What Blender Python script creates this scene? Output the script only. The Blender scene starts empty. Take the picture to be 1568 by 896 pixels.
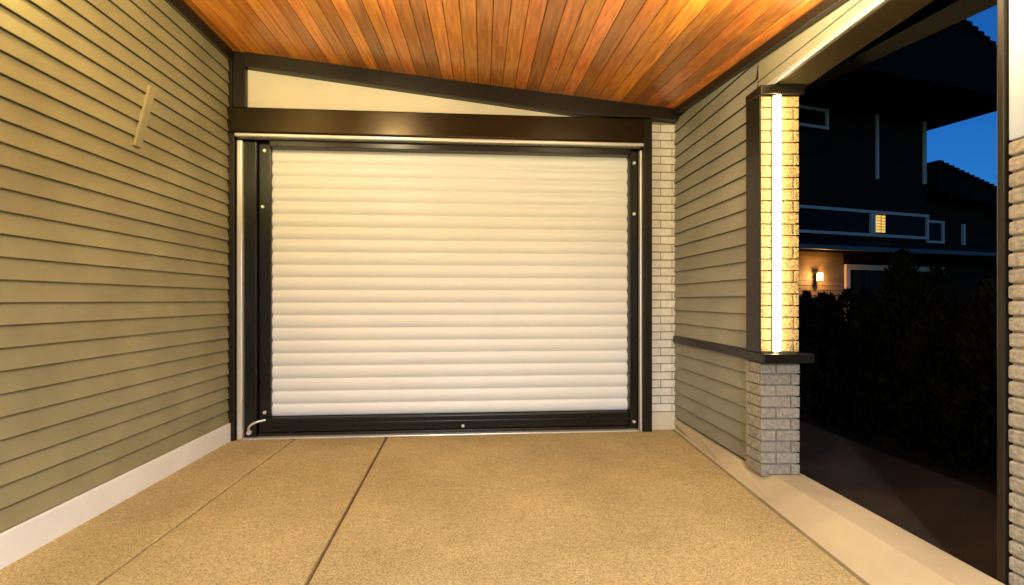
import bpy, math, random, bmesh
from mathutils import Vector, Matrix
random.seed(7)
scene=bpy.context.scene
scene.view_settings.view_transform='Standard'
scene.view_settings.look='None'
scene.view_settings.exposure=0
COL=scene.collection

# ---------------------------------------------------------------- materials
def mat(name,c,rough=.6,metal=0,nscale=6,var=.12,bump=0,bscale=60,attr=False,stretch=None,spec=.5,detail=3,c2=None,coat=0,bdist=.004,rvar=.07):
    m=bpy.data.materials.new(name); m.use_nodes=True
    nt=m.node_tree; N=nt.nodes; L=nt.links; b=N['Principled BSDF']
    geo=N.new('ShaderNodeNewGeometry')
    vec=geo.outputs['Position']
    if stretch:
        mp=N.new('ShaderNodeMapping'); mp.inputs['Scale'].default_value=stretch
        L.new(vec,mp.inputs['Vector']); vec=mp.outputs['Vector']
    no=N.new('ShaderNodeTexNoise'); no.inputs['Scale'].default_value=nscale; no.inputs['Detail'].default_value=detail
    L.new(vec,no.inputs['Vector'])
    mix=N.new('ShaderNodeMix'); mix.data_type='RGBA'
    d=c2 if c2 else tuple(x*(1-var*2.2) for x in c)
    h=c if c2 else tuple(min(1,x*(1+var)) for x in c)
    mix.inputs[6].default_value=(*d,1); mix.inputs[7].default_value=(*h,1)
    ramp=N.new('ShaderNodeMapRange'); ramp.inputs[1].default_value=.3; ramp.inputs[2].default_value=.7
    L.new(no.outputs['Fac'],ramp.inputs[0]); L.new(ramp.outputs[0],mix.inputs[0])
    out=mix.outputs[2]
    if attr:
        a=N.new('ShaderNodeVertexColor'); a.layer_name='Col'
        mm=N.new('ShaderNodeMix'); mm.data_type='RGBA'; mm.blend_type='MULTIPLY'; mm.inputs[0].default_value=1
        L.new(out,mm.inputs[6]); L.new(a.outputs['Color'],mm.inputs[7]); out=mm.outputs[2]
    L.new(out,b.inputs['Base Color'])
    rr=N.new('ShaderNodeMapRange'); rr.inputs[3].default_value=max(0,rough-rvar); rr.inputs[4].default_value=min(1,rough+rvar)
    L.new(no.outputs['Fac'],rr.inputs[0]); L.new(rr.outputs[0],b.inputs['Roughness'])
    b.inputs['Metallic'].default_value=metal
    b.inputs['Specular IOR Level'].default_value=spec
    b.inputs['Coat Weight'].default_value=coat
    b.inputs['Coat Roughness'].default_value=.2
    if bump:
        bn=N.new('ShaderNodeTexNoise'); bn.inputs['Scale'].default_value=bscale; bn.inputs['Detail'].default_value=2
        L.new(vec,bn.inputs['Vector'])
        bp=N.new('ShaderNodeBump'); bp.inputs['Strength'].default_value=bump; bp.inputs['Distance'].default_value=bdist
        L.new(bn.outputs['Fac'],bp.inputs['Height']); L.new(bp.outputs[0],b.inputs['Normal'])
    return m
def emis(name,c,s):
    m=bpy.data.materials.new(name); m.use_nodes=True
    b=m.node_tree.nodes['Principled BSDF']
    b.inputs['Base Color'].default_value=(*c,1)
    b.inputs['Emission Color'].default_value=(*c,1); b.inputs['Emission Strength'].default_value=s
    return m

M_side=mat('khaki_siding_paint',(.265,.25,.145),.40,nscale=3,var=.09,attr=True)
M_sideR=mat('grey_siding_paint',(.28,.27,.22),.48,nscale=3,var=.08,attr=True)
M_cream=mat('cream_paint',(.68,.63,.52),.55,nscale=2,var=.05)
M_white=mat('white_paint',(.80,.82,.84),.5,nscale=2.5,var=.04)
M_bronze=mat('dark_bronze_metal',(.020,.016,.012),.36,metal=.4,nscale=1.5,var=.1)
M_header=mat('bronze_header_metal',(.044,.033,.018),.27,metal=.85,nscale=1.2,var=.06,rvar=.01)
M_soff=mat('bronze_soffit_metal',(.11,.083,.043),.38,metal=.6,nscale=1.5,var=.06,rvar=.01)
M_black=mat('black_metal',(.009,.009,.009),.3,metal=.2,nscale=2,var=.15)
M_silver=mat('aluminium',(.80,.80,.79),.33,metal=.6,nscale=1,var=.02,rvar=.005)
M_slat=mat('shutter_slat_white',(.79,.835,.90),.42,nscale=1.5,var=.02)
M_wood=mat('cedar_boards',(.80,.32,.060),.33,nscale=14,var=.3,attr=True,stretch=(4,.22,4),bump=.2,bscale=40,detail=6,c2=(.45,.13,.017),coat=.25,bdist=.002)
M_dark=mat('dark_gap',(.012,.009,.006),.8)
M_wbrick=mat('white_brick',(.78,.77,.73),.75,nscale=20,var=.06,bump=.5,bscale=70,attr=True)
M_mortarw=mat('mortar_light',(.26,.23,.19),.9,nscale=30,var=.1)
M_mortar=mat('mortar',(.34,.31,.27),.9,nscale=30,var=.12,bump=.4,bscale=100)
M_mortard=mat('mortar_sand',(.25,.19,.11),.9,nscale=30,var=.12,bump=.4,bscale=100)
M_sbrick=mat('sand_brick',(.42,.29,.13),.85,nscale=60,var=.2,bump=1,bscale=110,attr=True,bdist=.006)
M_gbrick=mat('grey_brick',(.32,.295,.255),.85,nscale=60,var=.16,bump=.8,bscale=110,attr=True,bdist=.005)
M_kerb=mat('kerb_concrete',(.48,.40,.26),.85,nscale=2.5,var=.10,bump=.4,bscale=110,bdist=.002)
M_path=mat('dark_path',(.032,.022,.015),.9,nscale=3,var=.2,bump=.4,bscale=120,spec=.2)
M_ground=mat('dark_soil_grass',(.012,.010,.006),.95,nscale=4,var=.3,bump=.8,bscale=40,bdist=.03,spec=.1)
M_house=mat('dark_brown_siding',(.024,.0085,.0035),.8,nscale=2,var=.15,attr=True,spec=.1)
M_houselit=mat('lit_house_siding',(.20,.13,.07),.7,nscale=2,var=.15,attr=True)  # lighter copy of the house siding, porch lamp glow put into the colour
M_roof=mat('roof_tiles',(.010,.005,.003),.9,nscale=6,var=.3,bump=.6,bscale=20,bdist=.02,spec=.1)
M_trimw=mat('house_trim_paint',(.62,.44,.36),.6,nscale=3,var=.06)
M_glassd=mat('dark_window_glass',(.006,.005,.005),.4,nscale=2,var=.1,spec=.05)
M_panel=mat('pale_blue_panel',(.38,.46,.60),.5,nscale=1.5,var=.05)
M_leaf=mat('cypress_foliage',(.0070,.0075,.004),.9,nscale=9,var=.35,attr=True,spec=.08)
M_led=emis('led_strip_light',(1,.79,.42),40)
M_lamp=emis('porch_lamp_glass',(1,.62,.22),30)
M_win=emis('lit_window_glass',(1,.60,.11),.9)

def floor_mat():
    m=bpy.data.materials.new('sand_finish_concrete'); m.use_nodes=True
    nt=m.node_tree;N=nt.nodes;L=nt.links;b=N['Principled BSDF']
    g=N.new('ShaderNodeNewGeometry')
    v=N.new('ShaderNodeTexVoronoi'); v.inputs['Scale'].default_value=220
    n=N.new('ShaderNodeTexNoise'); n.inputs['Scale'].default_value=1.1; n.inputs['Detail'].default_value=5; n.inputs['Roughness'].default_value=.6
    for q in (v,n): L.new(g.outputs['Position'],q.inputs['Vector'])
    r=N.new('ShaderNodeValToRGB')
    e=r.color_ramp.elements
    e[0].position=0;e[0].color=(.25,.182,.075,1)
    e[1].position=1;e[1].color=(.58,.46,.225,1)
    x=e.new(.4);x.color=(.41,.312,.142,1)
    s=N.new('ShaderNodeSeparateColor'); L.new(v.outputs['Color'],s.inputs[0]); L.new(s.outputs[0],r.inputs[0])
    mr=N.new('ShaderNodeMapRange'); mr.inputs[1].default_value=.3;mr.inputs[2].default_value=.7;mr.inputs[3].default_value=.74;mr.inputs[4].default_value=1.12
    L.new(n.outputs['Fac'],mr.inputs[0])
    mm=N.new('ShaderNodeVectorMath'); mm.operation='SCALE'
    L.new(r.outputs[0],mm.inputs[0]); L.new(mr.outputs[0],mm.inputs['Scale'])
    L.new(mm.outputs[0],b.inputs['Base Color'])
    b.inputs['Roughness'].default_value=.8
    bp=N.new('ShaderNodeBump');bp.inputs['Strength'].default_value=.6;bp.inputs['Distance'].default_value=.003
    L.new(v.outputs['Distance'],bp.inputs['Height']);L.new(bp.outputs[0],b.inputs['Normal'])
    return m
M_floor=floor_mat()

# ---------------------------------------------------------------- helpers
def empty(name,loc=(0,0,0),rz=0):
    o=bpy.data.objects.new(name,None); COL.objects.link(o); o.location=loc; o.rotation_euler=(0,0,rz); return o
class MB:
    def __init__(s): s.v=[];s.f=[];s.c=[];s.sm=[]
    def face(s,pts,c=1,smooth=False):
        i=len(s.v); s.v+=[tuple(p) for p in pts]; s.f.append(tuple(range(i,i+len(pts)))); s.c.append(c); s.sm.append(smooth)
    def poly(s,vs,fs,c=1):
        i=len(s.v); s.v+=[tuple(p) for p in vs]
        for f in fs: s.f.append(tuple(i+k for k in f)); s.c.append(c); s.sm.append(False)
    def box(s,x0,x1,y0,y1,z0,z1,c=1):
        s.poly([(x0,y0,z0),(x1,y0,z0),(x1,y1,z0),(x0,y1,z0),(x0,y0,z1),(x1,y0,z1),(x1,y1,z1),(x0,y1,z1)],
               [(0,3,2,1),(4,5,6,7),(0,1,5,4),(1,2,6,5),(2,3,7,6),(3,0,4,7)],c)
    def prism(s,pts,axis,a,b,c=1):
        def P(p,t):
            return {'x':(t,p[0],p[1]),'y':(p[0],t,p[1]),'z':(p[0],p[1],t)}[axis]
        n=len(pts); vs=[P(p,a) for p in pts]+[P(p,b) for p in pts]
        fs=[tuple(range(n)),tuple(range(2*n-1,n-1,-1))]+[(k,k+n,(k+1)%n+n,(k+1)%n) for k in range(n)]
        s.poly(vs,fs,c)
    def obj(s,name,m,parent=None,bevel=0,fix=True,seg=2):
        me=bpy.data.meshes.new(name); me.from_pydata(s.v,[],s.f); me.update()
        ca=me.color_attributes.new('Col','FLOAT_COLOR','CORNER')
        for p,c,sm in zip(me.polygons,s.c,s.sm):
            cc=(c,c,c,1) if not isinstance(c,tuple) else (*c,1)
            for li in p.loop_indices: ca.data[li].color=cc
            p.use_smooth=sm
        if fix:
            bm=bmesh.new(); bm.from_mesh(me); bmesh.ops.recalc_face_normals(bm,faces=bm.faces); bm.to_mesh(me); bm.free()
        me.materials.append(m)
        o=bpy.data.objects.new(name,me); COL.objects.link(o)
        if parent: o.parent=parent
        if bevel:
            bv=o.modifiers.new('bevel','BEVEL'); bv.width=bevel; bv.segments=seg; bv.limit_method='ANGLE'
        return o
def bx(name,m,parent,x0,x1,y0,y1,z0,z1,bevel=.003):
    b=MB(); b.box(x0,x1,y0,y1,z0,z1); return b.obj(name,m,parent,bevel)
def cyl(name,m,parent,loc,r,d,axis='y',seg=20):
    b=MB(); b.prism([(r*math.cos(2*math.pi*k/seg),r*math.sin(2*math.pi*k/seg)) for k in range(seg)],axis,-d/2,d/2)
    o=b.obj(name,m,parent,.001); o.location=loc; return o

def ceilz(x,y): return 3.06-(x+2)*(0.1+0.03*(4-y))

def siding_y(name,m,parent,X,sgn,y0,y1,z0,topf,pitch,lip=.014,maxz=9):
    b=MB(); z=z0
    while z<maxz:
        t=z+pitch; c=random.uniform(.93,1.05)
        n=max(1,int(abs(y1-y0)/.6)); ok=False
        for k in range(n):
            ya=y0+(y1-y0)*k/n; yb=y0+(y1-y0)*(k+1)/n
            za,zb=topf(ya),topf(yb)
            if z>=min(za,zb): continue
            ok=True
            ta,tb=min(t,za),min(t,zb)
            na=lip-(lip-.003)*(ta-z)/pitch; nb=lip-(lip-.003)*(tb-z)/pitch
            b.face([(X+sgn*lip,ya,z+.003),(X+sgn*lip,yb,z+.003),(X+sgn*nb,yb,tb),(X+sgn*na,ya,ta)],c)
            b.face([(X+sgn*.0,ya,z),(X+sgn*.0,yb,z),(X+sgn*(lip-.001),yb,z),(X+sgn*(lip-.001),ya,z)],.12)  # shadow line under each lap painted into the vertex colour, lip edge too
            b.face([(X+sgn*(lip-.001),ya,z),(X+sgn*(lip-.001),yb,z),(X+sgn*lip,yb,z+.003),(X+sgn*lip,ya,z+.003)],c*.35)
        if not ok: break
        z=t
    return b.obj(name,m,parent,fix=False)

# ---------------------------------------------------------------- ground & floor
g=MB(); g.box(-300,300,-300,300,-.3,-.055); g.obj('ground',M_ground)
fl=empty('concrete_floor')
def slab(name,a0,a1,b0,b1):
    b=MB(); b.prism([(a1,-4),(b1,-4),(b0,4.3),(a0,4.3)],'z',-.12,0); return b.obj(name,M_floor,fl,.011,seg=3)
g2=.007
j1=lambda y:-1.50
j2=lambda y:-.78+.045*(3.9-y)
jr=lambda y:1.60-.058*(3.9-y)
slab('slab_a',-2.06,-2.06,j1(4.3)-.006,j1(-4)-.008)
slab('slab_b',j1(4.3)+.006,j1(-4)+.008,j2(4.3)-g2,j2(-4)-g2)
slab('slab_c',j2(4.3)+g2,j2(-4)+g2,jr(4.3),jr(-4))
bx('joint_base',M_dark,fl,-2.05,1.5,-3.9,4.2,-.13,-.03,0)
kb=MB()
def kp(y): 
    x=jr(y)+.010
    return [(x,-.1),(x,.004),(x+.012,.014),(1.63,.085),(1.66,.1),(1.835,.1),(1.845,.09),(1.845,-.1)]
ys=[-4,-2,-.5,.6,1.4,2.0,2.6,3.2,3.7,4.3]
for a,c in zip(ys[:-1],ys[1:]):
    A=kp(a);B=kp(c);n=len(A)
    for k in range(n): kb.face([(A[k][0],a,A[k][1]),(A[(k+1)%n][0],a,A[(k+1)%n][1]),(B[(k+1)%n][0],c,B[(k+1)%n][1]),(B[k][0],c,B[k][1])])
kb.obj('concrete_kerb',M_kerb,None,0)
bx('dark_path',M_path,None,1.85,2.92,-6,9.5,-.12,-.006,.01)

# ---------------------------------------------------------------- left siding wall
lw=empty('siding_wall')
bx('wall_core',M_dark,lw,-2.14,-2.0,-3.5,4.1,-.05,3.3,0)
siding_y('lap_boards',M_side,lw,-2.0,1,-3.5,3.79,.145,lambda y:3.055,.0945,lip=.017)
bx('skirting',M_white,lw,-2.0,-1.972,-3.5,3.79,-.05,.142,.004)
bx('corner_trim',M_bronze,lw,-2.03,-1.965,3.775,3.80,0,3.05,.004)
b=MB(); b.prism([(2.735,1.98),(2.79,1.98),(2.92,2.38),(2.865,2.38)],'x',-1.995,-1.972); b.obj('slanted_batten',M_side,lw,.003)
bx('top_trim',M_bronze,lw,-2.0,-1.955,-3.5,3.78,2.985,3.052,.005)

# ---------------------------------------------------------------- ceiling
ce=empty('wood_ceiling')
b=MB(); x=-2.0; W=.098
x1=1.63
while x<x1-.01:
    xe=min(x+W,x1); c=random.choice([.6,.75,.85,.9,1,1.05,1.15,1.3])*random.uniform(.93,1.07)
    col=(c,c*random.uniform(.88,1.1),c*random.uniform(.7,1.15))
    cuts=[-3.5,random.uniform(-1.5,3.3),4.35]
    for ya,yb in zip(cuts[:-1],cuts[1:]):
        k=random.uniform(.82,1.12); cc=tuple(q*k for q in col)
        a0,a1=x+.002,xe-.002
        P=[]
        for (xx,yy) in [(a0,ya+.001),(a1,ya+.001),(a1,yb-.001),(a0,yb-.001)]:
            P.append((xx,yy,ceilz(xx,yy)))
        Q=[(p[0],p[1],p[2]+.02) for p in P]
        b.poly(P+Q,[(0,1,2,3),(7,6,5,4),(0,4,5,1),(1,5,6,2),(2,6,7,3),(3,7,4,0)],cc)
    x+=W
b.obj('cedar_boards',M_wood,ce,.0025,seg=2)
b=MB()
P=[(-2.1,-3.6),(2.3,-3.6),(2.3,4.5),(-2.1,4.5)]
b.poly([(p[0],p[1],ceilz(*p)+.03) for p in P]+[(p[0],p[1],ceilz(*p)+.2) for p in P],[(0,1,2,3),(7,6,5,4),(0,4,5,1),(1,5,6,2),(2,6,7,3),(3,7,4,0)])
b.obj('roof_deck',M_dark,ce)

# ---------------------------------------------------------------- back wall (rotated local frame)
RZ=math.atan2(.077,.997); O=(-2.0,3.82,0)
bw=empty('gable_wall',O,RZ)
bx('wall_core',M_dark,bw,-.05,3.8,.14,.3,-.05,3.3,0)
b=MB(); b.prism([(.10,2.55),(3.05,2.55),(3.05,2.62),(.10,3.0)],'y',.02,.1); b.obj('cream_panel',M_cream,bw)
rb=empty('rafter_beam',O,RZ)
b=MB(); b.prism([(.125,2.935),(2.85,2.628),(3.44,2.625),(3.70,2.605),(3.70,2.715),(.125,3.062)],'y',-.05,.12); b.obj('beam',M_bronze,rb,.006)
fr=empty('garage_door_frame',O,RZ)
bx('corner_post',M_bronze,fr,-.01,.125,-.03,.12,2.62,3.055,.005)
bx('jamb_left',M_bronze,fr,-.012,.052,-.05,.12,0,2.405,.005)
bx('header',M_header,fr,-.012,3.345,-.06,.12,2.412,2.612,.012)
bx('jamb_right',M_bronze,fr,3.345,3.422,-.04,.12,0,2.62,.006)
bx('silver_reveal_left',M_silver,fr,.060,.105,-.035,.02,0,2.36,.010)
bx('silver_lintel',M_silver,fr,.054,3.343,-.065,.02,2.380,2.408,.010)
bx('silver_reveal_right',M_silver,fr,3.324,3.343,-.025,.02,0,2.36,.006)
bx('silver_sill',M_silver,fr,.107,3.31,-.03,.05,0.0,.012,.004)
bx('guide_left',M_black,fr,.107,.20,.0,.12,.016,2.36,.006)
bx('guide_lip_left',M_black,fr,.202,.295,.045,.12,.016,2.36,.006)
bx('guide_right',M_black,fr,3.252,3.320,.02,.12,.016,2.36,.006)
bx('shutter_hood',M_black,fr,.297,3.25,.0,.12,2.325,2.376,.006)
sh=empty('roller_shutter_door',O,RZ)
b=MB(); z0,z1=.160,2.325; n=21; p=(z1-z0)/n; K=16
for i in range(n):
    za=z0+i*p; prev=None; c=random.uniform(.98,1.0)
    for k in range(K+1):
        t=k/K
        if t<.84: d=.013*(math.sin(math.pi*t/.84)**.7)
        else: d=-.005*math.sin(math.pi*(t-.84)/.16)
        cur=(.086-d,za+p*t)
        if prev: b.face([(.29,prev[0],prev[1]),(3.255,prev[0],prev[1]),(3.255,cur[0],cur[1]),(.29,cur[0],cur[1])],c,True)
        prev=cur
o=b.obj('slats',M_slat,sh,fix=False)
bm=bmesh.new();bm.from_mesh(o.data);bmesh.ops.remove_doubles(bm,verts=bm.verts,dist=1e-5);bm.to_mesh(o.data);bm.free()
bx('bottom_bar',M_black,sh,.205,3.25,.03,.11,.038,.155,.008)
bx('bottom_bar_rib',M_black,sh,.295,3.25,.015,.03,.09,.115,.005)
bx('bottom_seal',M_bronze,sh,.205,3.25,.02,.1,.016,.036,.004)
for i,(s,z,y) in enumerate([(.25,2.30,.04),(.235,1.85,.04),(3.285,2.26,.015),(3.285,1.83,.015),(1.84,.065,.025),(3.285,.075,.015),(.25,.20,.04)]):
    cyl('bolt_%d'%(i+1),M_silver,sh,(s,y,z),.013,.02)
cu=bpy.data.curves.new('latch_handle','CURVE'); cu.dimensions='3D'; cu.bevel_depth=.009; cu.bevel_resolution=3
sp=cu.splines.new('BEZIER'); pts=[(.15,-.02,.06),(.155,-.03,.10),(.20,-.03,.135),(.27,0,.15)]
sp.bezier_points.add(len(pts)-1)
for q,pp in zip(sp.bezier_points,pts): q.co=pp; q.handle_left_type=q.handle_right_type='AUTO'
o=bpy.data.objects.new('latch_handle',cu); COL.objects.link(o); o.parent=sh; cu.materials.append(M_silver)
cyl('latch_pivot',M_silver,sh,(.15,-.01,.055),.018,.03)

# bricks
def bricks_xz(name,m,parent,u0,u1,z0,z1,course,length,yf,depth,mort=.009,rnd=.003,off0=0,bev=.003,cr=(.88,1.06)):
    b=MB(); n=round((z1-z0)/course); course=(z1-z0)/n
    for r in range(n):
        x=u0-(length/2 if (r+off0)%2 else 0)
        while x<u1:
            a,c=max(x,u0),min(x+length,u1)
            if c-a>.02:
                d=random.uniform(0,rnd)
                b.box(a+(mort/2 if a>u0 else 0),c-(mort/2 if c<u1 else 0),yf-d,yf+depth,z0+r*course+mort/2,z0+(r+1)*course-mort/2,random.uniform(*cr))
            x+=length
    return b.obj(name,m,parent,bev,seg=2)
def bricks_yz(name,m,parent,u0,u1,z0,z1,course,length,xf,depth,sgn=-1,mort=.009,rnd=.003,bev=.003,cr=(.88,1.06)):
    b=MB(); n=round((z1-z0)/course); course=(z1-z0)/n
    for r in range(n):
        x=u0-(length/2 if r%2 else 0)
        while x<u1:
            a,c=max(x,u0),min(x+length,u1)
            if c-a>.02:
                d=random.uniform(0,rnd); X0,X1=sorted((xf+sgn*d,xf-sgn*depth))
                b.box(X0,X1,a+(mort/2 if a>u0 else 0),c-(mort/2 if c<u1 else 0),z0+r*course+mort/2,z0+(r+1)*course-mort/2,random.uniform(*cr))
            x+=length
    return b.obj(name,m,parent,bev,seg=3)
wb=empty('white_brick_wall',O,RZ)
bx('mortar',M_mortarw,wb,3.424,3.72,.035,.12,.14,2.62,0)
bricks_xz('bricks',M_wbrick,wb,3.425,3.70,.15,2.60,.068,.20,.026,.03,mort=.008,rnd=.0015,cr=(.93,1.03))
bx('base_block',M_cream,wb,3.424,3.72,.01,.12,0,.147,.004)

# ---------------------------------------------------------------- right siding wall
XR=1.645
rw=empty('siding_wall.001')
bx('wall_core',M_dark,rw,XR+.002,XR+.15,2.93,4.3,.08,2.9,0)
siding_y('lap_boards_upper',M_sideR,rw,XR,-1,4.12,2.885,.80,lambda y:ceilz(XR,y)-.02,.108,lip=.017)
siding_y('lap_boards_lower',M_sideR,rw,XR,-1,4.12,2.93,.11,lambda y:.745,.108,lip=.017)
bx('belt_trim',M_bronze,rw,XR-.035,XR,2.90,4.10,.745,.80,.004)
b=MB()
for ya,yb in [(-3.5,4.08)]:
    za,zb=ceilz(XR,ya),ceilz(XR,yb)
    b.poly([(XR-.05,ya,za-.05),(XR-.004,ya,za-.05),(XR-.004,ya,za),(XR-.05,ya,za+.003),(XR-.05,yb,zb-.05),(XR-.004,yb,zb-.05),(XR-.004,yb,zb),(XR-.05,yb,zb+.003)],
      [(0,1,2,3),(7,6,5,4),(0,4,5,1),(1,5,6,2),(2,6,7,3),(3,7,4,0)])
b.obj('top_trim',M_bronze,rw,.004)
hb=empty('header_beam')
b=MB()
ya,yb=-3.5,2.883
M_tan=mat('tan_beam_paint',(.30,.27,.19),.45,nscale=3,var=.06)
b.poly([(XR-.004,ya,2.345),(1.84,ya,2.345),(1.84,ya,ceilz(1.84,ya)),(XR-.004,ya,ceilz(XR,ya)),(XR-.004,yb,2.345),(1.84,yb,2.345),(1.84,yb,ceilz(1.84,yb)+.02),(XR-.004,yb,ceilz(XR,yb)+.02)],
      [(0,1,2,3),(7,6,5,4),(0,4,5,1),(1,5,6,2),(2,6,7,3),(3,7,4,0)])
b.obj('fascia_board',M_tan,hb)
bx('bronze_soffit',M_soff,hb,XR+.014,1.85,-3.5,2.884,2.325,2.343,.003)
bx('silver_edge',M_silver,hb,XR-.010,XR+.012,-3.5,2.884,2.325,2.349,.004)
bx('upper_lip',M_tan,hb,XR-.014,XR-.005,-3.5,2.884,2.40,2.412,.003)

# ---------------------------------------------------------------- LED pillar
pl=empty('brick_pillar')
YF=2.765
bx('core_upper',M_mortard,pl,1.60,1.80,YF+.012,2.90,.80,2.27,0)
bricks_xz('brick_face_a',M_sbrick,pl,1.588,1.648,.803,2.27,.066,.12,YF,.02,mort=.008)
bricks_xz('brick_face_b',M_sbrick,pl,1.690,1.806,.803,2.27,.066,.17,YF,.02,off0=1,mort=.008)
bricks_yz('brick_side',M_sbrick,pl,YF+.025,2.92,.803,2.27,.066,.2,1.806,.01,sgn=1)
bx('bronze_edge_trim',M_bronze,pl,1.576,1.587,YF-.010,2.90,.80,2.30,.003)
bx('bronze_top',M_bronze,pl,1.572,1.82,YF-.03,2.90,2.272,2.322,.004)
bx('led_channel',M_silver,pl,1.650,1.688,YF-.012,YF+.0098,.803,2.268,.001)
bx('led_strip',M_led,pl,1.659,1.679,YF-.046,YF-.013,.812,2.262,.009)
bx('cap_ledge',M_bronze,pl,1.575,1.865,YF-.05,2.93,.745,.798,.006)
bx('core_lower',M_mortar,pl,1.602,1.798,YF+.012,2.915,.09,.744,0)
bricks_xz('base_bricks_front',M_gbrick,pl,1.59,1.81,.10,.742,.0642,.17,YF,.02,mort=.008)
bricks_yz('base_bricks_side',M_gbrick,pl,YF+.022,2.925,.10,.742,.0642,.2,1.59,.02,mort=.008)
bricks_yz('base_bricks_outer',M_gbrick,pl,YF+.022,2.925,.10,.742,.0642,.2,1.81,.02,sgn=1,mort=.008)

np_=empty('brick_pillar.001')
bx('core',M_mortar,np_,1.862,2.13,1.30,1.70,-.05,1.68,0)
bricks_yz('split_face_courses',M_gbrick,np_,1.28,1.706,-.02,1.66,.056,.9,1.852,.03,mort=.008,rnd=.004,bev=.008,cr=(.92,1.05))
bx('upper_panel',M_panel,np_,1.853,2.13,1.28,1.706,1.662,3.0,.005)
bx('edge_trim',M_bronze,np_,1.842,2.14,1.709,1.735,-.05,3.0,.004)

# ---------------------------------------------------------------- unseen light fixtures, some added as fill
def unseen_light(x,y,power,col,size=.16,spread=165,globe=False):
    z=ceilz(x,y)
    e=empty('unseen_ceiling_light',(x,y,z))  # all out of view; the neutral pair is added as fill
    b=MB(); seg=28
    for k in range(seg):
        a,c=2*math.pi*k/seg,2*math.pi*(k+1)/seg
        r0,r1=.075,.095
        b.face([(r0*math.cos(a),r0*math.sin(a),-.012),(r0*math.cos(c),r0*math.sin(c),-.012),(r1*math.cos(c),r1*math.sin(c),-.006),(r1*math.cos(a),r1*math.sin(a),-.006)])
        b.face([(r1*math.cos(a),r1*math.sin(a),-.006),(r1*math.cos(c),r1*math.sin(c),-.006),(r1*math.cos(c),r1*math.sin(c),.02),(r1*math.cos(a),r1*math.sin(a),.02)])
    b.obj('trim_ring',M_bronze,e)
    cyl('lens',M_cream,e,(0,0,-.008),.074,.006,'z',28)
    if globe:
        l=bpy.data.lights.new('lamp','POINT'); l.shadow_soft_size=.045
    else:
        l=bpy.data.lights.new('lamp','AREA'); l.shape='DISK'; l.size=size; l.spread=math.radians(spread)
    l.energy=power; l.color=col
    o=bpy.data.objects.new('lamp',l); COL.objects.link(o); o.parent=e; o.location=(0,0,-.09 if globe else -.02)
def fill_uplight(x,y,z,sgn,power,col):
    e=empty('wall_fill_uplight',(x,y,z))  # added uplight out of view, built as a sconce
    bx('back_plate',M_bronze,e,min(0,sgn*.02),max(0,sgn*.02),-.05,.05,-.09,.17,.004)
    bx('arm',M_bronze,e,min(sgn*.02,sgn*.10),max(sgn*.02,sgn*.10),-.012,.012,-.03,-.01,.003)
    b=MB(); seg=20
    for k in range(seg):
        a,c=2*math.pi*k/seg,2*math.pi*(k+1)/seg; r=.045
        b.face([(sgn*.12+r*math.cos(a),r*math.sin(a),-.09),(sgn*.12+r*math.cos(c),r*math.sin(c),-.09),(sgn*.12+r*math.cos(c),r*math.sin(c),.03),(sgn*.12+r*math.cos(a),r*math.sin(a),.03)],1,True)
    b.obj('shade',M_bronze,e)
    l=bpy.data.lights.new('lamp','POINT'); l.energy=power; l.color=col; l.shadow_soft_size=.035
    o=bpy.data.objects.new('lamp',l); COL.objects.link(o); o.parent=e; o.location=(sgn*.12,0,.07)
WARM=(1,.81,.46); NEU=(1,.985,.95)
unseen_light(-.75,2.35,50,WARM,globe=True)
unseen_light(1.15,2.06,46,WARM,globe=True)
unseen_light(.3,.2,310,NEU)  # added soft fill behind the camera, housed in a downlight
unseen_light(.3,-1.4,380,NEU)  # second added fill, further behind the camera
fill_uplight(-1.98,1.62,2.55,1,75,(1,.83,.34))  # added to brighten the upper left wall
fill_uplight(XR-.012,1.42,2.18,-1,45,(1,.76,.36))  # added for the hot spot on the right of the ceiling

# ---------------------------------------------------------------- neighbour house
H=empty('brown_house',(9.18,14,0),math.radians(17.4))
def siding_x(name,m,x0,x1,z0,z1,pitch,y,lip=.02):
    b=MB(); z=z0
    while z<z1-.01:
        t=min(z+pitch,z1); c=random.uniform(.85,1.1)
        b.face([(x0,y-lip,z),(x1,y-lip,z),(x1,y-.003,t),(x0,y-.003,t)],c)
        b.face([(x0,y,z),(x1,y,z),(x1,y-lip,z),(x0,y-lip,z)],c*.6)  # underside of each lap shaded in the vertex colour
        z=t
    return b.obj(name,m,H,fix=False)
bx('body',M_house,H,-6,5.35,.0,9,-.1,6.9,0)
siding_x('upper_siding',M_house,-6,5.36,3.9,6.85,.16,0)
siding_x('mid_siding',M_house,-6,5.36,2.6,3.05,.15,0)
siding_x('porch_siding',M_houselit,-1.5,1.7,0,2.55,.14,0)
bx('side_wing',M_house,H,5.35,11,.3,9,-.1,4.6,0)
siding_x('wing_siding',M_house,5.37,11,2.4,4.6,.16,.3)
b=MB(); b.prism([(-6.6,6.85),(6.35,6.85),(6.6,7.45),(0.2,9.85),(-6.6,7.45)],'y',-2,9.6); b.obj('gable_roof',M_roof,H,.02)
b=MB()
for k in range(26):
    s=.2+k*.25; z=9.85-(s-.2)*(2.4/6.4)
    b.box(s,s+.235,-2.06,-1.6,z-.09,z+.05)
b.obj('rake_tiles',M_roof,H,.02)
b=MB(); b.prism([(5.36,4.55),(11.5,4.0),(11.5,4.12),(5.36,5.5)],'y',-.3,7); b.obj('wing_roof',M_roof,H)
b=MB()
for k in range(24):
    s=5.36+k*.25; z=5.5-(s-5.36)*(1.38/6.14)
    b.box(s,s+.235,-.36,.2,z-.10,z+.04)
b.obj('wing_rake_tiles',M_roof,H,.02)
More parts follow.
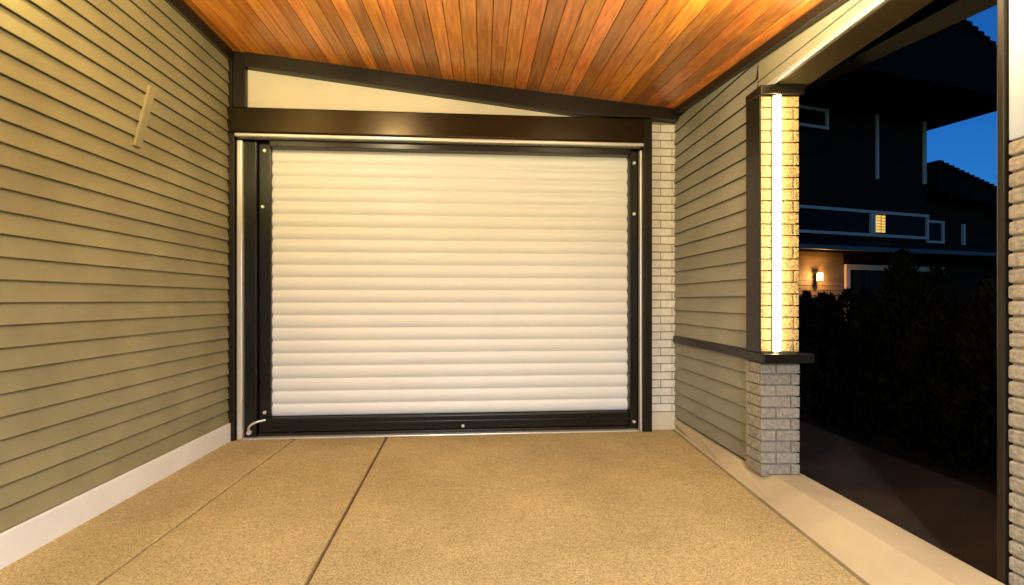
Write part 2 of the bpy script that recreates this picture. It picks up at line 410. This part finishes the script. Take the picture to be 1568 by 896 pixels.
b=MB(); b.prism([(-1.2,2.45),(0,2.58),(0,2.95),(-1.2,2.58)],'x',-6,11); b.obj('pent_roof',M_roof,H)
bx('pent_gutter',mat('grey_gutter',(.10,.09,.09),.5),H,-6,11,-1.28,-1.2,2.43,2.55,.02)
def frame(nm,x0,x1,z0,z1,y,w=.07,glass=M_glassd):
    bx(nm+'_glass',glass,H,x0+w*.5,x1-w*.5,y-.03,y-.012,z0+w*.5,z1-w*.5,0)
    bx(nm+'_top',M_trimw,H,x0,x1,y-.09,y-.01,z1-w,z1,.005); bx(nm+'_bottom',M_trimw,H,x0,x1,y-.09,y-.01,z0,z0+w,.005)
    bx(nm+'_left',M_trimw,H,x0,x0+w,y-.088,y-.01,z0+w+.001,z1-w-.001,.005); bx(nm+'_right',M_trimw,H,x1-w,x1,y-.088,y-.01,z0+w+.001,z1-w-.001,.005)
frame('window_a',-1.6,2.84,3.05,3.85,0,.09)
frame('window_b',2.86,5.36,3.05,3.85,0,.09)
bx('lit_pane',M_win,H,3.03,3.42,-.05,-.032,3.2,3.72,0)
bx('lit_pane_bar',M_house,H,3.22,3.24,-.056,-.052,3.2,3.72,0)
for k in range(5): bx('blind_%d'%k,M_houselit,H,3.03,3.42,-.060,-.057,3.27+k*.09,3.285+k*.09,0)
frame('window_c',5.55,6.65,3.0,3.75,.3,.08)
bx('trim_a',M_trimw,H,3.04,3.14,-.06,-.01,4.83,6.84,.005)
bx('trim_b',M_trimw,H,5.16,5.30,-.06,-.01,4.83,6.84,.005)
bx('trim_c',M_trimw,H,7.6,7.7,.2,.28,2.95,3.7,.005)
frame('window_d',-1.0,1.02,6.12,6.72,0,.09)
frame('garage',1.72,6.1,-.05,2.18,0,.16,glass=mat('garage_door_dark',(.02,.016,.015),.6,spec=.1))
b=MB()
for r in range(4):
    for c in range(6): b.box(1.95+c*.66,2.55+c*.66,-.05,-.028,.12+r*.49,.55+r*.49)
b.obj('garage_panels',mat('garage_panel_dark',(.018,.014,.013),.6,spec=.1),H,.02)
bx('porch_post',M_trimw,H,7.0,7.12,-1.1,-.98,0,2.44,.01)
PL=empty('porch_lamp')
PL.location=(9.18+.954*.55+.299*.08,14+.299*.55-.954*.08,1.78); PL.rotation_euler=(0,0,math.radians(17.4))
bx('bracket',M_black,PL,-.05,.05,-.02,.06,-.14,.10,.005)
cyl('glass',M_lamp,PL,(0,-.09,0),.065,.22,'z',16)
cyl('hood',M_black,PL,(0,-.09,.125),.085,.03,'z',16)
cyl('base',M_black,PL,(0,-.09,-.125),.06,.03,'z',16)
l=bpy.data.lights.new('bulb','POINT'); l.energy=60; l.color=(1,.50,.14); l.shadow_soft_size=.06
o=bpy.data.objects.new('bulb',l); COL.objects.link(o); o.parent=PL; o.location=(0,-.28,.05)

# ---------------------------------------------------------------- cypress hedge
hd=empty('cypress_hedge')
def cyp_mesh(seed,h,r):
    rd=random.Random(seed); b=MB()
    b.prism([(.03*math.cos(k*1.047),.03*math.sin(k*1.047)) for k in range(6)],'z',-.06,h*.5,.6)
    for lv in range(26):
        zt=.05+lv/26*h*.85
        for _ in range(3):
            a=rd.uniform(0,6.283); ln=r*(1-zt/h)**.6*rd.uniform(.5,.8)
            b.poly([(0,0,zt),(.006,.004,zt),(ln*math.cos(a),ln*math.sin(a),zt+ln*.9)],[(0,1,2)],.5)
    for i in range(2300):
        t=rd.random()**.8; z=.03+t*h
        R=r*(1-t**2.2)**.75*(1+.18*math.sin(9*t+seed)+.12*math.sin(23*t))
        a=rd.uniform(0,6.283); q=R*rd.uniform(.45,1.05)
        x,y=q*math.cos(a),q*math.sin(a)
        s=rd.uniform(.012,.03); tl=Vector((math.cos(a)*.5+rd.uniform(-.5,.5),math.sin(a)*.5+rd.uniform(-.5,.5),1)).normalized()
        sd=tl.cross(Vector((rd.uniform(-1,1),rd.uniform(-1,1),rd.uniform(-.3,.3)))).normalized()
        P=Vector((x,y,z)); c=rd.uniform(.5,1.5)
        b.face([P-sd*s*.5,P+sd*s*.5,P+tl*s*2.6],c)
    return b.obj('tree',M_leaf,hd,fix=False)
protos=[cyp_mesh(k,1.28+.05*(k%3),.25) for k in range(4)]
idx=0
for row,xr in enumerate((3.30,3.75,4.3)):
    y=1.6+row*.2
    while y<11:
        if idx<4: o=protos[idx]
        else:
            o=bpy.data.objects.new('tree',protos[idx%4].data); COL.objects.link(o); o.parent=hd
        o.location=(xr+random.uniform(-.06,.06),y,-.06); o.rotation_euler=(random.uniform(-.03,.03),random.uniform(-.03,.03),random.uniform(0,6.28))
        s=random.uniform(.80,1.10); o.scale=(s*1.05,s*1.05,s)
        y+=random.uniform(.33,.42); idx+=1

# ---------------------------------------------------------------- world
w=bpy.data.worlds.new('World'); scene.world=w; w.use_nodes=True
nt=w.node_tree; bg=nt.nodes['Background']
sky=nt.nodes.new('ShaderNodeTexSky'); sky.sky_type='NISHITA'; sky.sun_disc=False
sky.sun_elevation=math.radians(6); sky.sun_rotation=math.radians(200); sky.ozone_density=4
mx=nt.nodes.new('ShaderNodeMix'); mx.data_type='RGBA'; mx.blend_type='MULTIPLY'; mx.inputs[0].default_value=1
mx.inputs[7].default_value=(.16,.58,1.1,1)
nt.links.new(sky.outputs[0],mx.inputs[6]); nt.links.new(mx.outputs[2],bg.inputs[0]); bg.inputs[1].default_value=.15
sl=bpy.data.lights.new('sun','SUN'); sl.energy=.02; sl.angle=math.radians(.5); sl.color=(.7,.8,1)
so=bpy.data.objects.new('sun',sl); COL.objects.link(so); so.rotation_euler=(math.radians(84),0,math.radians(-20))

cd=bpy.data.cameras.new('camera'); cam=bpy.data.objects.new('camera',cd); COL.objects.link(cam)
cam.location=(0,0,1.1); cam.rotation_euler=(math.radians(90),0,0)
cd.sensor_width=36; cd.lens=740/1568*36; cd.shift_x=44/1568; cd.shift_y=12/1568
cd.clip_start=.05; cd.clip_end=1000
scene.camera=cam
